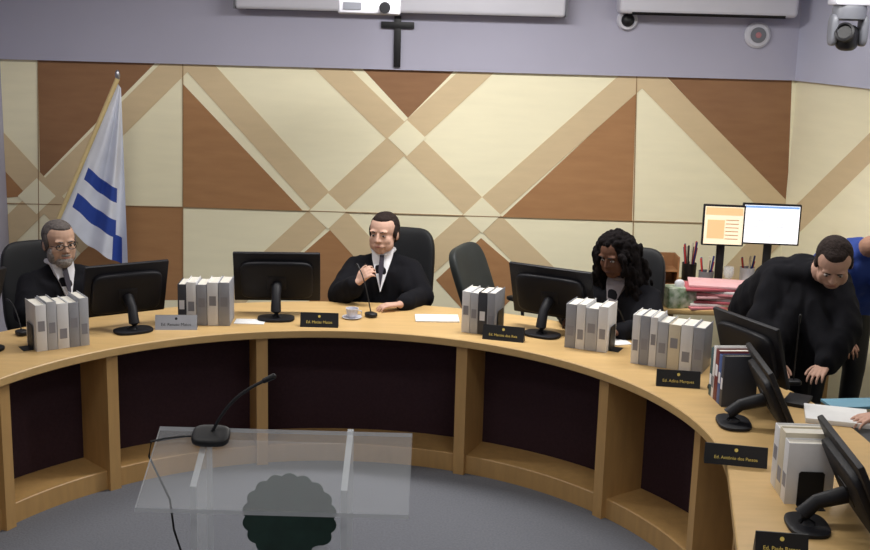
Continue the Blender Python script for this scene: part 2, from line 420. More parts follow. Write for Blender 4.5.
# ------------------------------------------------------------ chairs
def bend(k): return lambda p: V((p.x, p.y-k*p.x*p.x, p.z))
def make_chair(label, loc, rz, m_=M_CHAIR, top=1.16, bw=.21, lean=-8, tip=0):
    t = thing('office_chair', label, 'chair', loc, rz, 'office chairs behind the curved desk')
    mb = MB(); mb.soft((0,0,.385), (.25,.24,.035), .3, .4, nu=32); mb.build('seat', m_, t)
    h = (top-.5)/2
    mb = MB(); mb.soft((0,.30,.5+h), (bw,.04,h), .5, .45, nu=40, nv=20, rot=Euler((R_(lean),R_(tip),0)).to_matrix(), warp=bend(1.2)); mb.build('backrest', m_, t)
    mb = MB(); mb.tube([(0,.1,.355),(0,.3,.36),(0,.33,.5),(0,.34,.62)], .018, 8); mb.build('back_support', M_BLACK, t)
    for s in (-1,1):
        mb = MB(); mb.tube([(s*.24,.08,.37),(s*.3,.08,.4),(s*.3,.1,.6)], .014, 8); mb.soft((s*.3,.09,.61), (.03,.12,.018), .5,.5); mb.build('armrest', M_BLACK, t)
    mb = MB(); mb.cone((0,0,.1),(0,0,.36),.028,.028); mb.build('column', M_STEEL, t)
    mb = MB()
    for k in range(5):
        a = 2*math.pi*k/5+.3; mb.tube([(0,0,.1),(.28*math.cos(a),.28*math.sin(a),.07)], [.028,.018], 8)
    mb.build('star_base', M_BLACK, t)
    for k in range(5):
        a = 2*math.pi*k/5+.3; mb = MB(); mb.cone((.28*math.cos(a)-.015,.28*math.sin(a),.028),(.28*math.cos(a)+.015,.28*math.sin(a),.028),.027,.027,14); mb.build('caster', M_BLACK, t)
    return t

# ------------------------------------------------------------ people
def lerp(a, b, k): return a+(b-a)*k
def hand(mb, w, d, n, t, curl=.35, k=.95):
    w = V(w); d = V(d).normalized(); n = V(n); n = (n-d*n.dot(d)).normalized(); t = V(t); t = (t-d*t.dot(d)-n*t.dot(n)).normalized()
    kn = [w+d*.083*k+t*(.031-.0205*i)*k for i in range(4)]
    for i in range(4): mb.caps(w+t*(.014-.009*i)*k, .0135*k, kn[i], .011*k, 8)
    L = [.068,.076,.071,.055]
    for i in range(4):
        p = kn[i]; a = curl*.6; sp = t*(.12-.08*i)
        for j, q in enumerate((.45,.31,.26)):
            dd = ((d+sp)*math.cos(a)+n*math.sin(a)).normalized(); e = p+dd*L[i]*q*k
            mb.caps(p, (.0092-.0011*j)*k, e, (.0086-.0011*j)*k, 8); p = e; a += curl
    p = w+t*.022*k+d*.018*k; e = p+(t*.75+d*.65+n*.2).normalized()*.042*k
    mb.caps(p, .013*k, e, .0108*k, 8)
    e2 = e+(d*.85+t*.35+n*.3).normalized()*.03*k; mb.caps(e, .0105*k, e2, .0092*k, 8)
    e3 = e2+(d*.95+n*.35).normalized()*.022*k; mb.caps(e2, .0092*k, e3, .008*k, 8)
def seatedJ(**kw):
    J = dict(pel=V((0,.02,.54)), che=V((0,.0,.95)), nec=V((0,-.005,1.03)), hea=V((0,-.03,1.125)), fr=V((0,-1,0)),
             hipR=V((-.09,.02,.52)), hipL=V((.09,.02,.52)), shR=V((-.17,.0,.92)), shL=V((.17,.0,.92)),
             elR=V((-.235,-.12,.78)), elL=V((.235,-.12,.78)), wrR=V((-.16,-.33,.785)), wrL=V((.16,-.33,.785)),
             knR=V((-.12,-.38,.50)), knL=V((.12,-.38,.50)), anR=V((-.12,-.36,.09)), anL=V((.12,-.36,.09)), ft=V((0,-.13,-.05)),
             hR=((.4,-1,-.05),(0,0,-1),(1,.3,0),.3), hL=((-.4,-1,-.05),(0,0,-1),(-1,.3,0),.3))
    J.update(kw); return J
def person(label, loc, rz, J, hrot, skin, hairc, hair='short', shirt=True, beard=None, glasses=False, robe=M_ROBE, robe_name='robe', long_robe=True, tie=True, trousers=M_BLACK, hs=1.0, sleeve=.84, rk=1.0, folds=.005, hx=1.05, shirtm=None, drape=False):
    t = thing('person', label, 'person', loc, rz)
    sk = mat('skin_%d' % skin[0], skin, .65, .05, 25, spec=.2)
    HR = Euler(tuple(R_(a) for a in hrot), 'XYZ').to_matrix()
    def H(x, y, z): return J['hea']+HR @ (V((x*hx,y,z))*hs)
    def E(mb, c, r, **k): mb.soft(H(*c), (r[0]*hs*hx, r[1]*hs, r[2]*hs), rot=HR, **k)
    up = (J['che']-J['pel']).normalized()
    low = lerp(J['pel'], J['che'], .8)
    mb = MB()
    for s in 'LR':
        sh, el, wr, hip, kn, an = (J[x+s] for x in ('sh','el','wr','hip','kn','an'))
        mb.caps(hip, .105, low+(sh-J['che'])*.55, .095); mb.caps(J['che'], .05, sh, .048)
        mb.caps(sh, .048, el, .039); mb.caps(el, .038, wr, .024)
        mb.caps(hip, .085, kn, .055); mb.caps(kn, .052, an, .036); mb.caps(an, .036, an+J['ft'], .03)
        d, n, th, cu = J['h'+s]; hand(mb, wr, d, n, th, cu)
    mb.caps(J['pel'], .11, low, .10); mb.caps(J['che']-up*.02, .055, J['nec'], .054); mb.caps(J['nec'], .054, H(0,.02,-.05), .056)
    E(mb, (0,.014,.034), (.077,.094,.084)); E(mb, (0,-.014,-.030), (.066,.071,.082)); E(mb, (0,-.050,-.084), (.038,.032,.028))
    for s in (-1,1): E(mb, (s*.038,-.028,-.056), (.031,.044,.042)); E(mb, (s*.033,-.054,-.030), (.031,.020,.032)); E(mb, (s*.026,-.071,.028), (.030,.012,.009))
    mb.caps(H(0,-.080,.012), .0078*hs, H(0,-.096,-.024), .0112*hs)
    for s in (-1,1): E(mb, (s*.011,-.086,-.028), (.008,.01,.007)); E(mb, (s*.078,.01,-.006), (.009,.020,.031))
    E(mb, (0,-.077,-.060), (.032,.011,.018))
    mb.remesh('body', sk, t, .0048, 5, .5)
    for s in (-1,1):
        mb = MB(); E(mb, (s*.030,-.0700,.003), (.0120,.0085,.0052), nu=14, nv=8); mb.build('eye', M_EYE, t)
        mb2 = MB(); E(mb2, (s*.030,-.0765,.003), (.0056,.0035,.0052), nu=12, nv=8); mb2.build('iris', mat('iris', (36,24,20), .3), t)
        mb = MB(); mb.tube([H(s*.015,-.0825,.024), H(s*.030,-.0815,.028), H(s*.048,-.0730,.024)], [.0034,.0034,.002], 8); mb.build('eyebrow', mat('brow_%d' % hairc[0], hairc, .9), t)
    mb = MB(); E(mb, (0,-.0860,-.058), (.020,.005,.0026)); E(mb, (0,-.0850,-.0635), (.017,.005,.0034)); mb.build('lips', mat('lips_%d' % skin[0], (int(skin[0]*.86), int(skin[1]*.72), int(skin[2]*.72)), .6), t)
    hm = mat('hair_%d' % hairc[0], hairc, .9, .3, 70, bump=.4, spec=.12)
    mb = MB()
    if hair == 'short':
        E(mb, (0,.026,.039), (.082,.093,.086)); E(mb, (0,.045,-.005), (.079,.068,.075)); E(mb, (0,-.004,.086), (.060,.068,.030))
        for s in (-1,1): E(mb, (s*.073,.004,.016), (.010,.026,.036))
        mb.remesh('hair', hm, t, .0055, 3, folds=.0015)
    elif hair == 'receding':
        E(mb, (0,.032,.040), (.082,.091,.085)); E(mb, (0,.047,-.01), (.080,.066,.07)); E(mb, (0,.004,.088), (.056,.064,.028))
        for s in (-1,1): E(mb, (s*.073,.006,.010), (.012,.030,.042))
        mb.remesh('hair', hm, t, .0055, 3, folds=.0015)
    else:
        rnd = random.Random(3); k = 0
        while k < 420:
            d = V((rnd.gauss(0,1), rnd.gauss(0,1), rnd.gauss(0,1))).normalized()
            if d.y < -.25 and d.z < .66 and abs(d.x) < .76: continue
            if d.z < -.75: continue
            q = rnd.uniform(.92,1.04)
            c = V((d.x*.102*q, d.y*.100*q+.02, d.z*.098*q+.022)); r = rnd.uniform(.009,.015); E(mb, tuple(c), (r,r,r*1.5), nu=8, nv=6); k += 1
        for k in range(700):
            s = rnd.choice((-1,1)); z = -rnd.uniform(-.03,.33); x = s*rnd.uniform(.068,.112+.045*min(1,max(0,-z*4))); r = rnd.uniform(.008,.013)
            E(mb, (x, rnd.uniform(-.07,.10), z), (r,r,r*2.4), nu=8, nv=6)
        for s in (-1,1): mb.caps(H(s*.095,.02,.0), .03, H(s*.11,.02,-.28), .026)
        E(mb, (0,.05,-.04), (.10,.085,.17)); E(mb, (0,.025,.04), (.092,.093,.088))
        mb.remesh('hair', hm, t, .0055, 2, .35, folds=.002)
    if beard:
        mb = MB(); E(mb, (0,-.050,-.086), (.047,.046,.039))
        for s in (-1,1): E(mb, (s*.046,-.024,-.054), (.028,.042,.050))
        E(mb, (0,-.084,-.047), (.028,.010,.006))
        mb.remesh('beard', mat('beard', beard, .95, .3, 80, bump=.6, spec=.1), t, .005, 2, folds=.0015)
    if glasses:
        mb = MB()
        for s in (-1,1):
            pts = [H(s*.032+.021*math.cos(a), -.092, .002+.015*math.sin(a)) for a in [2*math.pi*k/16 for k in range(17)]]
            mb.tube(pts, .0024, 6); mb.tube([H(s*.053,-.091,.006), H(s*.078,-.05,.006), H(s*.082,.01,.004)], .0018, 6)
        mb.tube([H(-.011,-.093,.005), H(.011,-.093,.005)], .0024, 6)
        mb.build('glasses', mat('glasses_frame', (30,26,26), .3), t)
    mb = MB()
    for s in 'LR':
        sh, el, wr, hip, kn = (J[x+s] for x in ('sh','el','wr','hip','kn'))
        mb.caps(hip, .13*rk, low+(sh-J['che'])*.62, .112*rk); mb.caps(J['che']+up*.004, .060, sh, .054)
        mb.caps(low+(sh-J['che'])*.85, .08*rk, sh, .054)
        mid = lerp(sh, el, .55); w2 = lerp(el, wr, sleeve)
        mb.caps(sh, .055, mid, .062*rk); mb.caps(mid, .062*rk, el, .067*rk); mb.caps(el, .062*rk, w2, .052*rk)
        dn = V((0,0,-.03)) if w2.z > .84 else V((0,.02,0))
        mb.caps(el+dn, .056*rk, w2+dn*1.3, .046*rk)
        mb.caps(lerp(el, low, .35), .065*rk, lerp(sh, low, .3), .065*rk)
        if drape:
            q = lerp(lerp(el, wr, .5), (J['elL']+J['elR'])*.5, .35)+V((0,.04,0))
            mb.caps(low, .12, q, .085); mb.caps(q, .085, q+V((0,.05,-.14)), .08); mb.caps(q, .08, lerp(el, wr, .6), .07)
        if long_robe: mb.caps(hip, .13*rk, kn, .09); mb.caps(kn, .09, kn+V((0,.02,-.2)), .09)
    mb.caps(J['pel'], .135*rk, low, .125*rk); mb.caps(J['che'], .058, lerp(J['che'], J['nec'], .5), .058)
    mb.remesh(robe_name, robe, t, .009, 9, .6, folds)
    mb = MB()
    for s in 'LR':
        hip, kn, an = (J[x+s] for x in ('hip','kn','an')); mb.caps(hip, .095, kn, .065); mb.caps(kn, .062, an+V((0,0,.02)), .05)
    mb.remesh('trousers', trousers, t, .012, 3)
    for s in 'LR':
        mb = MB(); an = J['an'+s]; mb.caps(an+V((0,0,-.035)), .048, an+J['ft']*1.1, .04); mb.remesh('shoe', M_BLACK, t, .009, 2)
    if shirt:
        fr = J['fr']; lat = fr.cross(up).normalized(); c = J['che']
        def Q(x, z, y): return c+lat*x+up*z+fr*y
        mb = MB()
        mb.prism([Q(-.064,.070,.052), Q(-.056,.03,.086), Q(0,-.15,.158), Q(.056,.03,.086), Q(.064,.070,.052)], fr*-.03)
        mb.tube([Q(.062*math.cos(a),.068+.010*math.cos(2*a),.0+.063*math.sin(a)) for a in [2*math.pi*k/18 for k in range(19)]], .014, 8)
        mb.build('shirt', shirtm or M_WHITE, t)
        if tie:
            mb = MB(); mb.prism([Q(-.012,.056,.076), Q(.012,.056,.076), Q(.015,-.02,.116), Q(0,-.130,.160), Q(-.015,-.02,.116)], fr*.008)
            mb.build('tie', mat('dark_tie', (40,34,50), .6), t)
    return t
def seat_at(s, r): return PS(s, r), R_(-max(-SM, min(SM, s)))

p, a = seat_at(-40.2, 2.47)
person('person with glasses and grey beard in a black robe seated by the flag', p, a,
       seatedJ(hea=V((0,-.035,1.125)), wrL=V((.10,-.20,.79)), wrR=V((-.10,-.20,.79)), hL=((-1,-.1,-.05),(0,0,-1),(-.1,-1,0),.3), hR=((1,-.1,-.05),(0,0,-1),(.1,-1,0),.3)), (4,0,-2), (184,150,130), (92,86,84), 'receding', beard=(140,134,130), glasses=True)
make_chair('black office chair behind the bearded person near the flag', p+V((-.08,.04,0)), a-.12, M_CHAIR, 1.07, bw=.18)
p, a = seat_at(3.6, 2.44)
person('person with short dark hair in a black robe speaking at centre, one hand raised', p, a,
       seatedJ(elR=V((-.245,-.17,.78)), wrR=V((-.115,-.29,.885)), hR=((.62,-.2,.72),(.3,.6,-.5),(.1,.3,1),.75),
               elL=V((.25,-.13,.78)), wrL=V((.14,-.36,.785)), hL=((-.9,-.35,-.02),(0,0,-1),(-.3,1,0),.4)), (4,0,-16), (202,164,146), (44,36,34), 'receding')
make_chair('black office chair behind the central speaking person', p+V((.05,.09,0)), a-.22, M_CHAIR, 1.09, bw=.18)
q = aty(490, 290, 7.15); make_chair('empty dark grey office chair between the central person and the curly-haired person', V((q.x+.13, 7.18, 0)), .95, M_CHAIRG, .99, bw=.16, lean=-16, tip=-10)
p, a = seat_at(37.6, 2.45)
person('person with long curly black hair in a black robe looking down', p, a,
       seatedJ(hea=V((-.015,-.075,1.135)), shR=V((-.18,0,.92)), shL=V((.18,0,.92)), elR=V((-.26,-.16,.80)), elL=V((.27,-.13,.79)), wrR=V((-.13,-.33,.80)), hR=((.5,-.8,.1),(0,0,-1),(1,.3,0),.5)), (20,0,-8), (96,66,52), (20,16,17), 'curly', tie=False, shirtm=mat('blouse', (120,112,116), .8))
make_chair('black office chair behind the curly-haired person', p+V((.02,.10,0)), a+.25, M_CHAIR, 1.10, bw=.17)

J4 = dict(pel=V((1.80,6.14,.93)), che=V((1.84,5.78,1.18)), nec=V((1.88,5.70,1.23)), hea=V((1.895,5.60,1.28)), fr=V((-.1,-.7,-.7)).normalized(),
          hipR=V((1.70,6.14,.92)), hipL=V((1.90,6.14,.92)), shR=V((1.68,5.80,1.17)), shL=V((2.00,5.80,1.16)),
          elR=V((1.60,5.68,.96)), elL=V((1.99,5.60,.96)), wrR=V((1.62,5.50,.82)), wrL=V((1.86,5.46,.82)),
          knR=V((1.72,6.06,.5)), knL=V((1.9,6.06,.5)), anR=V((1.72,6.16,.09)), anL=V((1.9,6.16,.09)), ft=V((-.02,-.13,-.05)),
          hR=((.1,-1,-.25),(0,0,-1),(1,0,0),.3), hL=((-.7,-.8,-.25),(0,0,-1),(-.8,.6,0),.4))
b = V((1.8,6.1,0))
for k in J4:
    if isinstance(J4[k], V) and k not in ('fr','ft'): J4[k] = J4[k]-b
person('person in a black robe bending forward over the right side of the desk', b, 0, J4, (42,0,-14), (192,154,136), (52,44,42), 'receding', shirt=False, rk=1.15, sleeve=.92, folds=.006, drape=True)
J5 = dict(pel=V((2.32,6.55,.93)), che=V((2.30,6.28,1.20)), nec=V((2.32,6.20,1.26)), hea=V((2.39,6.10,1.31)), fr=V((0,-.8,-.6)).normalized(),
          hipR=V((2.19,6.50,.92)), hipL=V((2.41,6.55,.92)), shR=V((2.09,6.26,1.14)), shL=V((2.46,6.28,1.18)),
          elR=V((2.02,6.14,.93)), elL=V((2.5,6.15,.95)), wrR=V((2.14,5.98,.82)), wrL=V((2.42,5.95,.86)),
          knR=V((2.19,6.46,.5)), knL=V((2.41,6.5,.5)), anR=V((2.19,6.54,.09)), anL=V((2.41,6.56,.09)), ft=V((0,-.13,-.05)),
          hR=((.2,-1,-.4),(0,0,-1),(1,0,0),.4), hL=((-.2,-1,-.4),(0,0,-1),(-1,0,0),.4))
b = V((2.32,6.55,0))
for k in J5:
    if isinstance(J5[k], V) and k not in ('fr','ft'): J5[k] = J5[k]-b
person('person in a blue shirt and dark trousers at the right edge', b+V((-.04,0,0)), 0, J5, (30,0,0), (165,126,106), (44,38,36), 'short', shirt=False,
       robe=mat('blue_shirt', (36,62,136), .85, .1, 12, bump=.2), robe_name='blue_shirt', long_robe=False, rk=1.08)
p, a = seat_at(85, 2.74)
person('person seated at the right wing whose hand rests on the desk at the right edge', p, a,
       seatedJ(wrR=V((-.14,-.37,.785)), wrL=V((.16,-.37,.785))), (5,0,0), (200,160,142), (60,50,46), 'short')
make_chair('black office chair beyond the right edge at the right wing', p, a, M_CHAIR, 1.12)

# ------------------------------------------------------------ flag
FY = 7.62
top = aty(117, 80, FY); mid = aty(60, 215, FY); d = (mid-top); foot = mid+d*(.42/ -d.z)*1.0
t = thing('flag', 'white flag with blue stripes hanging on a slanted wooden pole', 'flag', (foot.x, FY, 0))
o = V((foot.x, FY, 0))
mb = MB(); mb.tube([foot-o, top-o+(-d).normalized()*.01], .015, 10); mb.build('pole', mat('pole_wood', (208,186,134), .5, .1), t)
mb = MB(); e = top-o+(-d).normalized()*.01; mb.soft(e+V((0,0,.02)), (.016,.016,.035)); mb.build('finial', M_STEEL, t)
mb = MB(); mb.lathe([(0,0),(.15,0),(.15,.02),(.05,.05),(.035,.1),(.03,foot.z-.02),(.045,foot.z+.03),(0,foot.z+.03)], (0,0,0)); mb.build('stand', mat('stand_wood', (90,62,44), .5, .1), t)
mb = MB(); NU, NV = 48, 60; vs = []
for j in range(NV+1):
    v = j/NV
    for i in range(NU+1):
        u = i/NU
        lx, ly = 118-60*v, 84+134*v; rx, ry = 121+7*v, 88+179*v
        px = lx+(rx-lx)*u; py = ly+(ry-ly)*u+6*math.sin(u*math.pi)*v+.9*math.sin(u*20)*v*v
        amp = .045*min(1, v*2)*min(1, .1+u*1.5)
        vs.append(aty(px, py, FY+.02+amp*(1+math.sin(u*14+v*2.0)))-o)
fs = [[j*(NU+1)+i, j*(NU+1)+i+1, (j+1)*(NU+1)+i+1, (j+1)*(NU+1)+i] for j in range(NV) for i in range(NU)]
vv = [mb.bm.verts.new(v) for v in vs]
for k, f in enumerate(fs):
    u = (k % NU)/NU; v = (k//NU)/NV; ff = mb.bm.faces.new([vv[i] for i in f])
    blue = (.57 < v < .665 and .12 < u < .80) or (.75 < v < .86 and .10 < u < .80) or (v > .84 and .76 < u < .90)
    ff.material_index = 1 if blue else 0
mb.build('cloth', [mat('flag_white', (218,222,234), .85, .05, 8), M_BLUE], t, angle=180)

# ------------------------------------------------------------ lectern
LX = -.475
lt = thing('lectern', 'clear acrylic lectern with slanted top and dark round emblem', 'lectern', (LX, 3.6, 0))
bl, br_, fr_, fl = atz(172,427,1.05), atz(418,433,1.05), atz(412,518,.915), atz(138,505,.915)
o = V((LX,3.6,0))
mb = MB()
yb = (bl.y+br_.y)/2; yf = (fr_.y+fl.y)/2; w = .415
P = [V((LX-w,yb,1.05))-o, V((LX+w,yb,1.05))-o, V((LX+w,yf,.915))-o, V((LX-w,yf,.915))-o]
mb.prism(P, (0,0,-.014))
mb.bm.faces.ensure_lookup_table()
for f in mb.bm.faces[2:]: f.material_index = 1
mb.build('reading_top', [M_CLEAR, M_CLEARE], lt, smooth=False)
def topz(y): return .915+(y+3.6-yf)/(yb-yf)*.135-.014
for sx in (-.27, .20):
    mb = MB(); y0, y1 = -.10, .17
    mb.prism([(sx,y0,.03),(sx,y1,.03),(sx,y1,topz(y1)-.001),(sx,y0,topz(y0)-.001)], (.02,0,0))
    mb.bm.faces.ensure_lookup_table()
    for f in mb.bm.faces[2:]: f.material_index = 1
    mb.build('side_panel', [clear_mat('acrylic_side', .34), M_CLEARE], lt, smooth=False)
mb = MB(); mb.box((-.03,.184,.51), (.47,.012,.96)); mb.build('front_panel', clear_mat('acrylic_panel', .08), lt, smooth=False)
mb = MB(); mb.box((-.03,.03,.6), (.455,.25,.01)); mb.build('shelf', clear_mat('acrylic_shelf', .08), lt, smooth=False)
mb = MB(); mb.box((-.03,.04,.015), (.6,.4,.03), bev=.004); mb.build('foot_plate', M_CLEARE, lt, smooth=False)
ec = aty(290, 516, 3.79)-o; pts = []
for k in range(216):
    a = 2*math.pi*k/216; r = .150*(1+.07*abs(math.sin(a*9)))
    pts.append((ec.x+r*math.cos(a), .1775, ec.z+r*math.sin(a)))
mb = MB(); mb.prism(pts, (0,-.003,0)); mb.build('emblem', M_EMB, lt, smooth=False)
q = aty(321, 536, 3.60); zs = .606
t = thing('desk_device', 'small round black device with pale ring on the lectern shelf', 'device', (q.x, 3.60, zs))
mb = MB(); mb.lathe([(0,0),(.045,0),(.05,.01),(.048,.06),(.03,.085),(0,.085)], (0,0,0)); mb.build('body', M_BLACK, t)
mb = MB(); mb.lathe([(.02,.085),(.03,.0855),(.03,.089),(.02,.089)], (0,0,0)); mb.build('ring', M_GPL, t)

# ------------------------------------------------------------ microphones
def mic(label, base, tip, bow=(0,0,.05), wedge=False, r=.004, rx=0):
    base = V(base); tip = V(tip)
    t = thing('microphone', label, 'microphone', base, 0, 'gooseneck microphones'); d = tip-base
    yaw = math.atan2(d.y, d.x) if not wedge else 0
    rt = (MX.Rotation(rx,3,'X') @ MX.Rotation(yaw,3,'Z'))
    mb = MB(); mb.soft((0,0,.014 if wedge else .014), (.062 if wedge else .036,.046 if wedge else .028,.015 if wedge else .013), .5,.6, rot=rt); mb.build('base', M_BLACK, t)
    pts = []
    for k in range(13):
        s = k/12; pts.append(V((0,0,.02))+(d-V((0,0,.02)))*s+V(bow)*math.sin(math.pi*s)*1.0)
    mb = MB(); mb.tube(pts, r, 8); mb.build('gooseneck', M_BLACK, t)
    dd = (pts[-1]-pts[-2]).normalized(); mb = MB(); mb.caps(pts[-1]-dd*.02, r*1.6, pts[-1]+dd*.012, r*1.8, 10); mb.build('capsule', M_BLACK, t)
    return t
yy = yb-.055; mz = .915+(yy-yf)/(yb-yf)*.135
q = aty(211, 442, yy); tipm = aty(270, 378, yy+.05)
slope = math.atan2(.135, yb-yf)
mk = mic('gooseneck microphone standing on the clear lectern top', (q.x,yy,mz), tipm, (-.02,0,.02), True, .0055, rx=slope)
L0 = mk.location.copy()
xe = (LX-.415-.012)-L0.x
cp = [V((-.05,0,.012)), V((-.10,.0,.008)), V((xe+.04,-.01,.004)), V((xe,-.02,-.004)), V((xe-.006,-.03,-.05))]
for (px, py) in ((170,500), (174,530), (184,560), (190,600)):
    cp.append(aty(px, py, yy-.05)-L0)
cp.append(V((cp[-1].x+.02, cp[-1].y, -L0.z+.01)))
mb = MB(); mb.tube(cp, .0035, 6); mb.build('cable', M_BLACK, mk)
def dmic(px, py, tx, ty, label, dy=.0):
    b = atz(px, py, DZ); mic(label, b, aty(tx, ty, b.y+dy), (0,0,.04), False, .0034)
dmic(371, 317, 358, 266, 'gooseneck microphone before the central speaking person', .1)
dmic(793, 385, 800, 318, 'tall gooseneck microphone before the bending person', .0)
dmic(628, 338, 611, 304, 'gooseneck microphone before the curly-haired person', .0)
dmic(22, 335, 8, 300, 'gooseneck microphone at the far left of the desk', .1)

# ------------------------------------------------------------ small desk items
def paper(px, py, rz, w, d, label, m_=M_PAPER, n=1, z=DZ):
    p = atz(px, py, z); mb = MB(); mb.box((0,0,.002*n), (w,d,.004*n), bev=.0008)
    o = mb.build('paper_stack' if n > 1 else 'paper_sheet', m_); o.location = p; o.rotation_euler = (0,0,rz); return tag(o, label, 'papers')
paper(437, 319, .05, .24, .15, 'white papers beside the central speaking person', n=2)
paper(615, 341, .3, .12, .17, 'white sheet in front of the curly-haired person')
paper(836, 418, -.25, .26, .21, 'thick pile of white papers at the right edge', n=5)
paper(852, 405, .15, .24, .12, 'blue-green folder beside the pile of white papers', mat('folder_teal', (110,156,178), .6, .05), n=3)
paper(797, 402, -.5, .10, .16, 'black notebook below the bending person', M_BLACK, n=4)
paper(250, 322, .0, .16, .1, 'small white sheet behind the monitor left of centre')
p = atz(352, 318, DZ); t = thing('cup', 'small white cup beside the central name plate', 'cup', p)
mb = MB(); mb.lathe([(0,0),(.022,0),(.026,.004),(.036,.05),(.033,.05),(.023,.008),(0,.008)], (0,0,.006)); mb.build('bowl', M_WPL, t)
mb = MB(); mb.lathe([(0,0),(.03,0),(.055,.007),(.055,.009),(.03,.004),(0,.004)], (0,0,0)); mb.build('saucer', M_WPL, t)
mb = MB(); mb.tube([(.034,0,.045),(.052,0,.04),(.05,0,.02),(.03,0,.018)], .003, 6); mb.build('handle', M_WPL, t)

# ------------------------------------------------------------ rear table and what stands on it
TX0, TX1, TY0, TY1 = 1.32, 2.36, 6.76, 7.66
t = thing('side_table', 'light wood side table behind the curly-haired person, below two lit monitors', 'table', ((TX0+TX1)/2, (TY0+TY1)/2, 0))
hw, hd = (TX1-TX0)/2, (TY1-TY0)/2
mb = MB(); mb.box((0,0,.735), (hw*2,hd*2,.03), bev=.004); mb.build('tabletop', M_DESK, t)
for sx in (-1,1):
    for sy in (-1,1):
        mb = MB(); mb.box((sx*(hw-.05), sy*(hd-.05), .36), (.05,.05,.72), bev=.004); mb.build('leg', M_DESKV, t)
def lit(px, py, w, h, label, kind):
    c = aty(px, py, 7.35); t = thing('monitor', label, 'monitor', (c.x, 7.35, DZ), -.08, 'lit monitors on the side table'); cz = c.z-DZ
    mb = MB(); mb.box((0,.012,cz), (w+.022,.03,h+.022), bev=.005); mb.build('housing', M_MON, t)
    mb = MB(); mb.box((0,-.0045,cz), (w,.003,h)); sc = mb.build('screen', mat('lit_screen_'+kind, (250,250,255) if kind == 'white' else (238,224,196), .4, emis=.9 if kind == 'white' else .6), t)
    mb = MB()
    if kind == 'white':
        for k in range(9): mb.box((-.02+random.uniform(-.02,.02),-.0065,cz+h*.36-k*h*.085), (w*random.uniform(.4,.75),.0008,h*.014))
        mb.build('screen_text', mat('screen_grey', (170,176,196), .5, emis=.4), sc)
        mb = MB(); mb.box((0,-.0065,cz+h*.46), (w*.98,.0008,h*.06)); mb.build('title_bar', mat('screen_blue', (130,170,226), .5, emis=.5), sc)
    else:
        mb.box((0,-.0065,cz+h*.38), (w*.96,.0008,h*.2)); mb.box((-w*.2,-.0065,cz-h*.1), (w*.45,.0008,h*.5)); mb.build('screen_orange', mat('screen_orange', (238,190,140), .5, emis=.5), sc)
        mb = MB()
        for k in range(6): mb.box((w*.22,-.0065,cz+h*.15-k*h*.1), (w*.34,.0008,h*.02))
        mb.build('screen_text', mat('screen_brown', (176,130,90), .5, emis=.3), sc)
    mb = MB(); mb.box((0,.05,cz*.5+.01), (.05,.02,cz), bev=.004); mb.build('neck', M_BLACK, t)
    mb = MB(); mb.soft((0,.04,.01), (.10,.08,.01), .3, .8); mb.build('base', M_BLACK, t)
lit(723.5, 225.5, .235, .235, 'lit monitor showing an orange and cream screen', 'orange')
lit(771, 224.5, .335, .235, 'lit monitor showing a bright white document', 'white')
def penpot(px, py, label, n, hgt, col):
    p = atz(px, py, DZ); p.y = min(p.y, TY1-.07); t = thing('pen_holder', label, 'pen holder', p, 0, 'pen holders on the side table')
    mb = MB(); mb.lathe([(0,0),(.045,0),(.047,.11),(.043,.11),(.041,.006),(0,.006)], (0,0,0)); mb.build('cup', col, t)
    for k in range(n):
        a = k*2.4; x, y = .028*math.cos(a), .028*math.sin(a)
        mb = MB(); mb.cone((x*.5,y*.5,.01),(x*1.5,y*1.5,hgt+.02*(k%3)),.006,.006,8); mb.build('pen', mat('pen_%d' % (k%4), [(190,60,50),(40,50,120),(220,210,190),(30,30,34)][k%4], .4), t)
penpot(686, 277, 'black cup full of pens left of the lit monitors', 10, .21, M_BLACK)
penpot(705, 288, 'grey cup with a few pens under the orange screen', 6, .17, M_GPL)
penpot(746, 284, 'white cup of pens between the two lit monitors', 6, .15, M_WPL)
p = atz(667, 284, DZ); t = thing('letter_tray', 'brown wooden letter tray left of the pen cups', 'tray', p)
bw_ = mat('tray_wood', (150,108,72), .5, .1)
mb = MB(); mb.box((0,0,.006), (.11,.16,.012)); mb.box((-.05,0,.10), (.01,.16,.18)); mb.box((.05,0,.10), (.01,.16,.18)); mb.box((0,.075,.10), (.11,.01,.18)); mb.build('frame', bw_, t)
mb = MB(); mb.box((0,-.004,.10), (.09,.15,.008)); mb.build('divider', bw_, t)
p = atz(727, 292, DZ); t = thing('wine_glass', 'clear stemmed glass below the lit monitors', 'glass', p)
mb = MB(); mb.lathe([(0,0),(.032,0),(.032,.003),(.004,.008),(.004,.07),(.02,.085),(.034,.12),(.03,.16),(.028,.16),(.031,.12),(.018,.09),(0,.084)], (0,0,0)); mb.build('goblet', M_GLASS, t)
p = atz(678, 306, DZ); p.y = max(p.y, TY0+.08); t = thing('tissue_box', 'green and white patterned box beside the pink folders', 'box', (p.x, p.y, DZ), .2)
mb = MB(); mb.box((0,0,.06), (.17,.12,.12), bev=.004); mb.build('carton', mat('box_pattern', (206,212,196), .6, .2, 30, rgb2=(96,128,84)), t)
mb = MB(); mb.soft((0,0,.13), (.03,.02,.03), .8,.8); mb.build('tissue', M_WHITE, t)
FC = {'pink':(206,128,134), 'white':(226,220,218), 'dark pink':(184,92,102), 'pale pink':(226,176,180)}
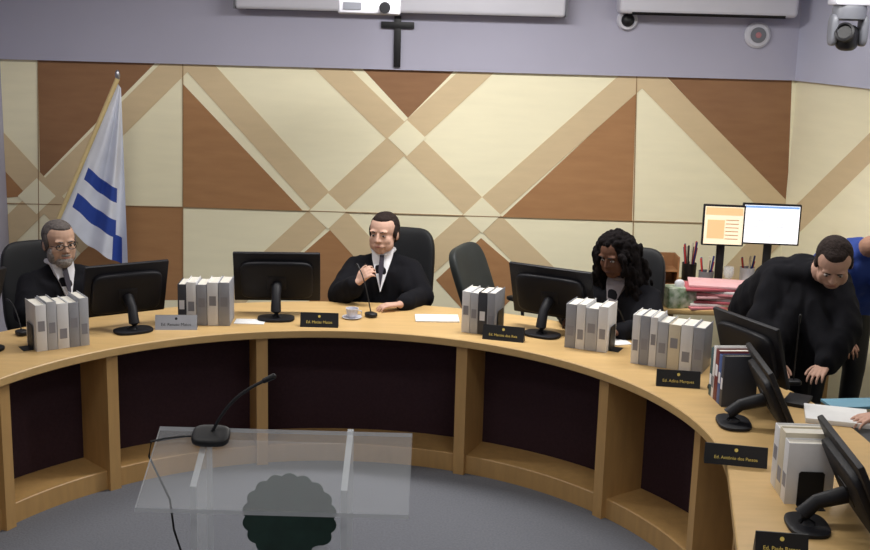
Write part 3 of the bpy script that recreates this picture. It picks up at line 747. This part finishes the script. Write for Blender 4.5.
def pile(px, py, seq, where, w=.30):
    zf = DZ; pf = atz(px, py, DZ); pf.y = max(pf.y, TY0+.13)
    for k, cn in enumerate(seq):
        mb = MB(); mb.box((0,0,.0075), (w,.22,.014), bev=.002); o = mb.build('file_folder', mat('folder_'+cn.replace(' ','_'), FC[cn], .6, .06, 20))
        o.location = (pf.x+random.uniform(-.035,.035), pf.y+random.uniform(-.015,.015), zf); o.rotation_euler = (0,0,random.uniform(-.28,.28)); zf += .0152
        tag(o, '%s file folder, %s from the bottom of the %s pile' % (cn, ORD[k], where), 'folder', 'folders in the %s pile' % where)
pile(724, 313, ['pink','white','dark pink','white','pale pink','pink','white','dark pink','pale pink'], 'wide pink', .38)
pile(766, 298, ['white','pink','white','pale pink','dark pink','white'], 'low rear pink', .22)
p = atz(790, 276, DZ); p.x = min(p.x, TX1-.12); t = thing('desk_telephone', 'black desk telephone below the white screen', 'telephone', (p.x, min(p.y, TY1-.12), DZ), -.2)
mb = MB(); mb.prism([(-.09,-.09,0),(-.09,.09,0),(-.09,.09,.07),(-.09,-.09,.02)], (.18,0,0)); mb.build('body', M_BLACK, t, smooth=False)
mb = MB(); mb.tube([(-.06,-.08,.06),(-.065,0,.10),(-.06,.08,.11)], [.022,.014,.022], 10); mb.build('handset', M_BLACK, t)

# ------------------------------------------------------------ high wall fittings
YU = WY-.03
a_, b_ = aty(233, 4, YU-.2), aty(567, 12, YU-.2)
t = thing('projection_screen_case', 'long white casing high on the wall behind the projector', 'screen case', ((a_.x+b_.x)/2, YU, 2.385))
L = b_.x-a_.x; mb = MB(); mb.box((0,-.075,.09), (L,.148,.18), bev=.025, seg=4); mb.build('case', M_WPL, t)
mb = MB(); mb.box((0,-.08,.0), (L*.94,.02,.008)); mb.build('slot', M_GPL, t)
for s in (-1,1):
    mb = MB(); mb.box((s*(L/2+.004),-.075,.09), (.01,.15,.182), bev=.003); mb.build('end_cap', M_GPL, t)
a_, b_ = aty(620, 10, YU-.2), aty(799, 14, YU-.2)
t = thing('air_conditioner', 'white split air conditioner at the top right of the wall', 'air conditioner', ((a_.x+b_.x)/2, YU, 2.42))
L = b_.x-a_.x; mb = MB(); mb.box((0,-.1,.14), (L,.198,.28), bev=.03, seg=4); mb.build('body', M_WPL, t)
mb = MB(); mb.box((0,-.170,.016), (L*.86,.05,.012), rot=Euler((.5,0,0)), bev=.003); mb.build('louver', M_BLACK, t)
mb = MB(); mb.box((0,-.12,-.003), (L*.88,.06,.008)); mb.build('outlet', M_BLACK, t)
c = aty(397.5, 40, YU); a_ = aty(398,16,YU); b_ = aty(397,67,YU)
t = thing('crucifix', 'black cross hanging on the upper wall', 'cross', (c.x, YU, c.z))
hh = a_.z-b_.z; mb = MB(); mb.box((0,-.0125,(a_.z+b_.z)/2-c.z), (.045,.024,hh), bev=.003); mb.build('upright', M_BLACK, t)
q = aty(397, 25, YU); mb = MB(); mb.box((0,-.0135,q.z-c.z), (.215,.026,.042), bev=.003); mb.build('crossbar', M_BLACK, t)
c = aty(370, 5, 6.9); t = thing('projector', 'white projector hanging from the ceiling above the cross', 'projector', (c.x, 6.9, 2.365))
mb = MB(); mb.box((0,0,.055), (.34,.26,.09), bev=.015, seg=3); mb.build('body', M_WPL, t)
mb = MB(); mb.cone((.09,-.12,.05),(.09,-.15,.05),.033,.03,24); mb.build('lens', M_BLACK, t)
mb = MB(); mb.box((-.09,-.1315,.055), (.1,.003,.04)); mb.build('vent', M_GPL, t)
mb = MB(); mb.cone((0,0,.1),(0,0,ZC-2.365-.001),.02,.02); mb.lathe([(0,0),(.07,0),(.07,.012),(0,.012)], (0,0,ZC-2.365-.013)); mb.build('ceiling_mount', M_WPL, t)
c = aty(627, 20, YU); t = thing('dome_camera', 'small white dome camera with dark lens under the air conditioner', 'security camera', (c.x, YU, c.z))
rx = Euler((R_(90),0,0)).to_matrix()
mb = MB(); mb.lathe([(0,0),(.068,0),(.068,.02),(.058,.035),(0,.035)], (0,0,0), rot=rx); mb.build('base', M_WPL, t)
mb = MB(); mb.soft((0,-.04,0), (.043,.035,.043)); mb.build('lens_dome', M_BLACK, t)
c = aty(757, 35, YU); t = thing('smoke_detector', 'round white smoke detector with reddish centre on the wall', 'smoke detector', (c.x, YU, c.z))
mb = MB(); mb.lathe([(0,0),(.085,0),(.085,.015),(.07,.03),(0,.03)], (0,0,0), rot=rx); mb.build('body', M_WPL, t)
mb = MB(); mb.lathe([(.035,.03),(.05,.031),(.05,.04),(.035,.04)], (0,0,0), rot=rx); mb.build('ring', M_GPL, t)
mb = MB(); mb.lathe([(0,.03),(.022,.03),(.018,.045),(0,.048)], (0,0,0), rot=rx); mb.build('centre_cap', mat('detector_red', (176,120,126), .5), t)
c = aty(842, 32, 6.6); t = thing('ptz_camera', 'grey and white pan-tilt camera hanging at the top right corner', 'camera', (c.x, 6.6, c.z))
mb = MB(); mb.cone((.03,0,.16),(.03,0,ZC-c.z-.001),.03,.03); mb.box((.03,0,.155), (.2,.16,.03), bev=.01); mb.build('mount', M_WPL, t)
mb = MB(); mb.lathe([(0,.14),(.085,.14),(.09,.12),(.085,.07),(.05,.06),(0,.06)], (.03,0,0)); mb.build('base', M_GPL, t)
for fx in (.11, -.05):
    mb = MB(); mb.soft((fx,0,.01), (.022,.05,.085), .6,.6); mb.build('fork_arm', M_GPL, t)
rr = Euler((R_(68),0,R_(-30))).to_matrix()
mb = MB(); mb.soft((.03,-.0,-.03), (.06,.07,.07), .7,.7, rot=Euler((0,0,R_(-30))).to_matrix()); mb.build('head', M_BLACK, t)
mb = MB(); mb.lathe([(0,.0),(.05,.0),(.052,.09),(.04,.095),(.036,.08),(0,.078)], (.03,0,-.03), rot=rr); mb.build('lens', M_BLACK, t)

w = bpy.data.worlds.new('world'); S.world = w; w.use_nodes = True
w.node_tree.nodes['Background'].inputs[0].default_value = (.6,.62,.68,1); w.node_tree.nodes['Background'].inputs[1].default_value = .3
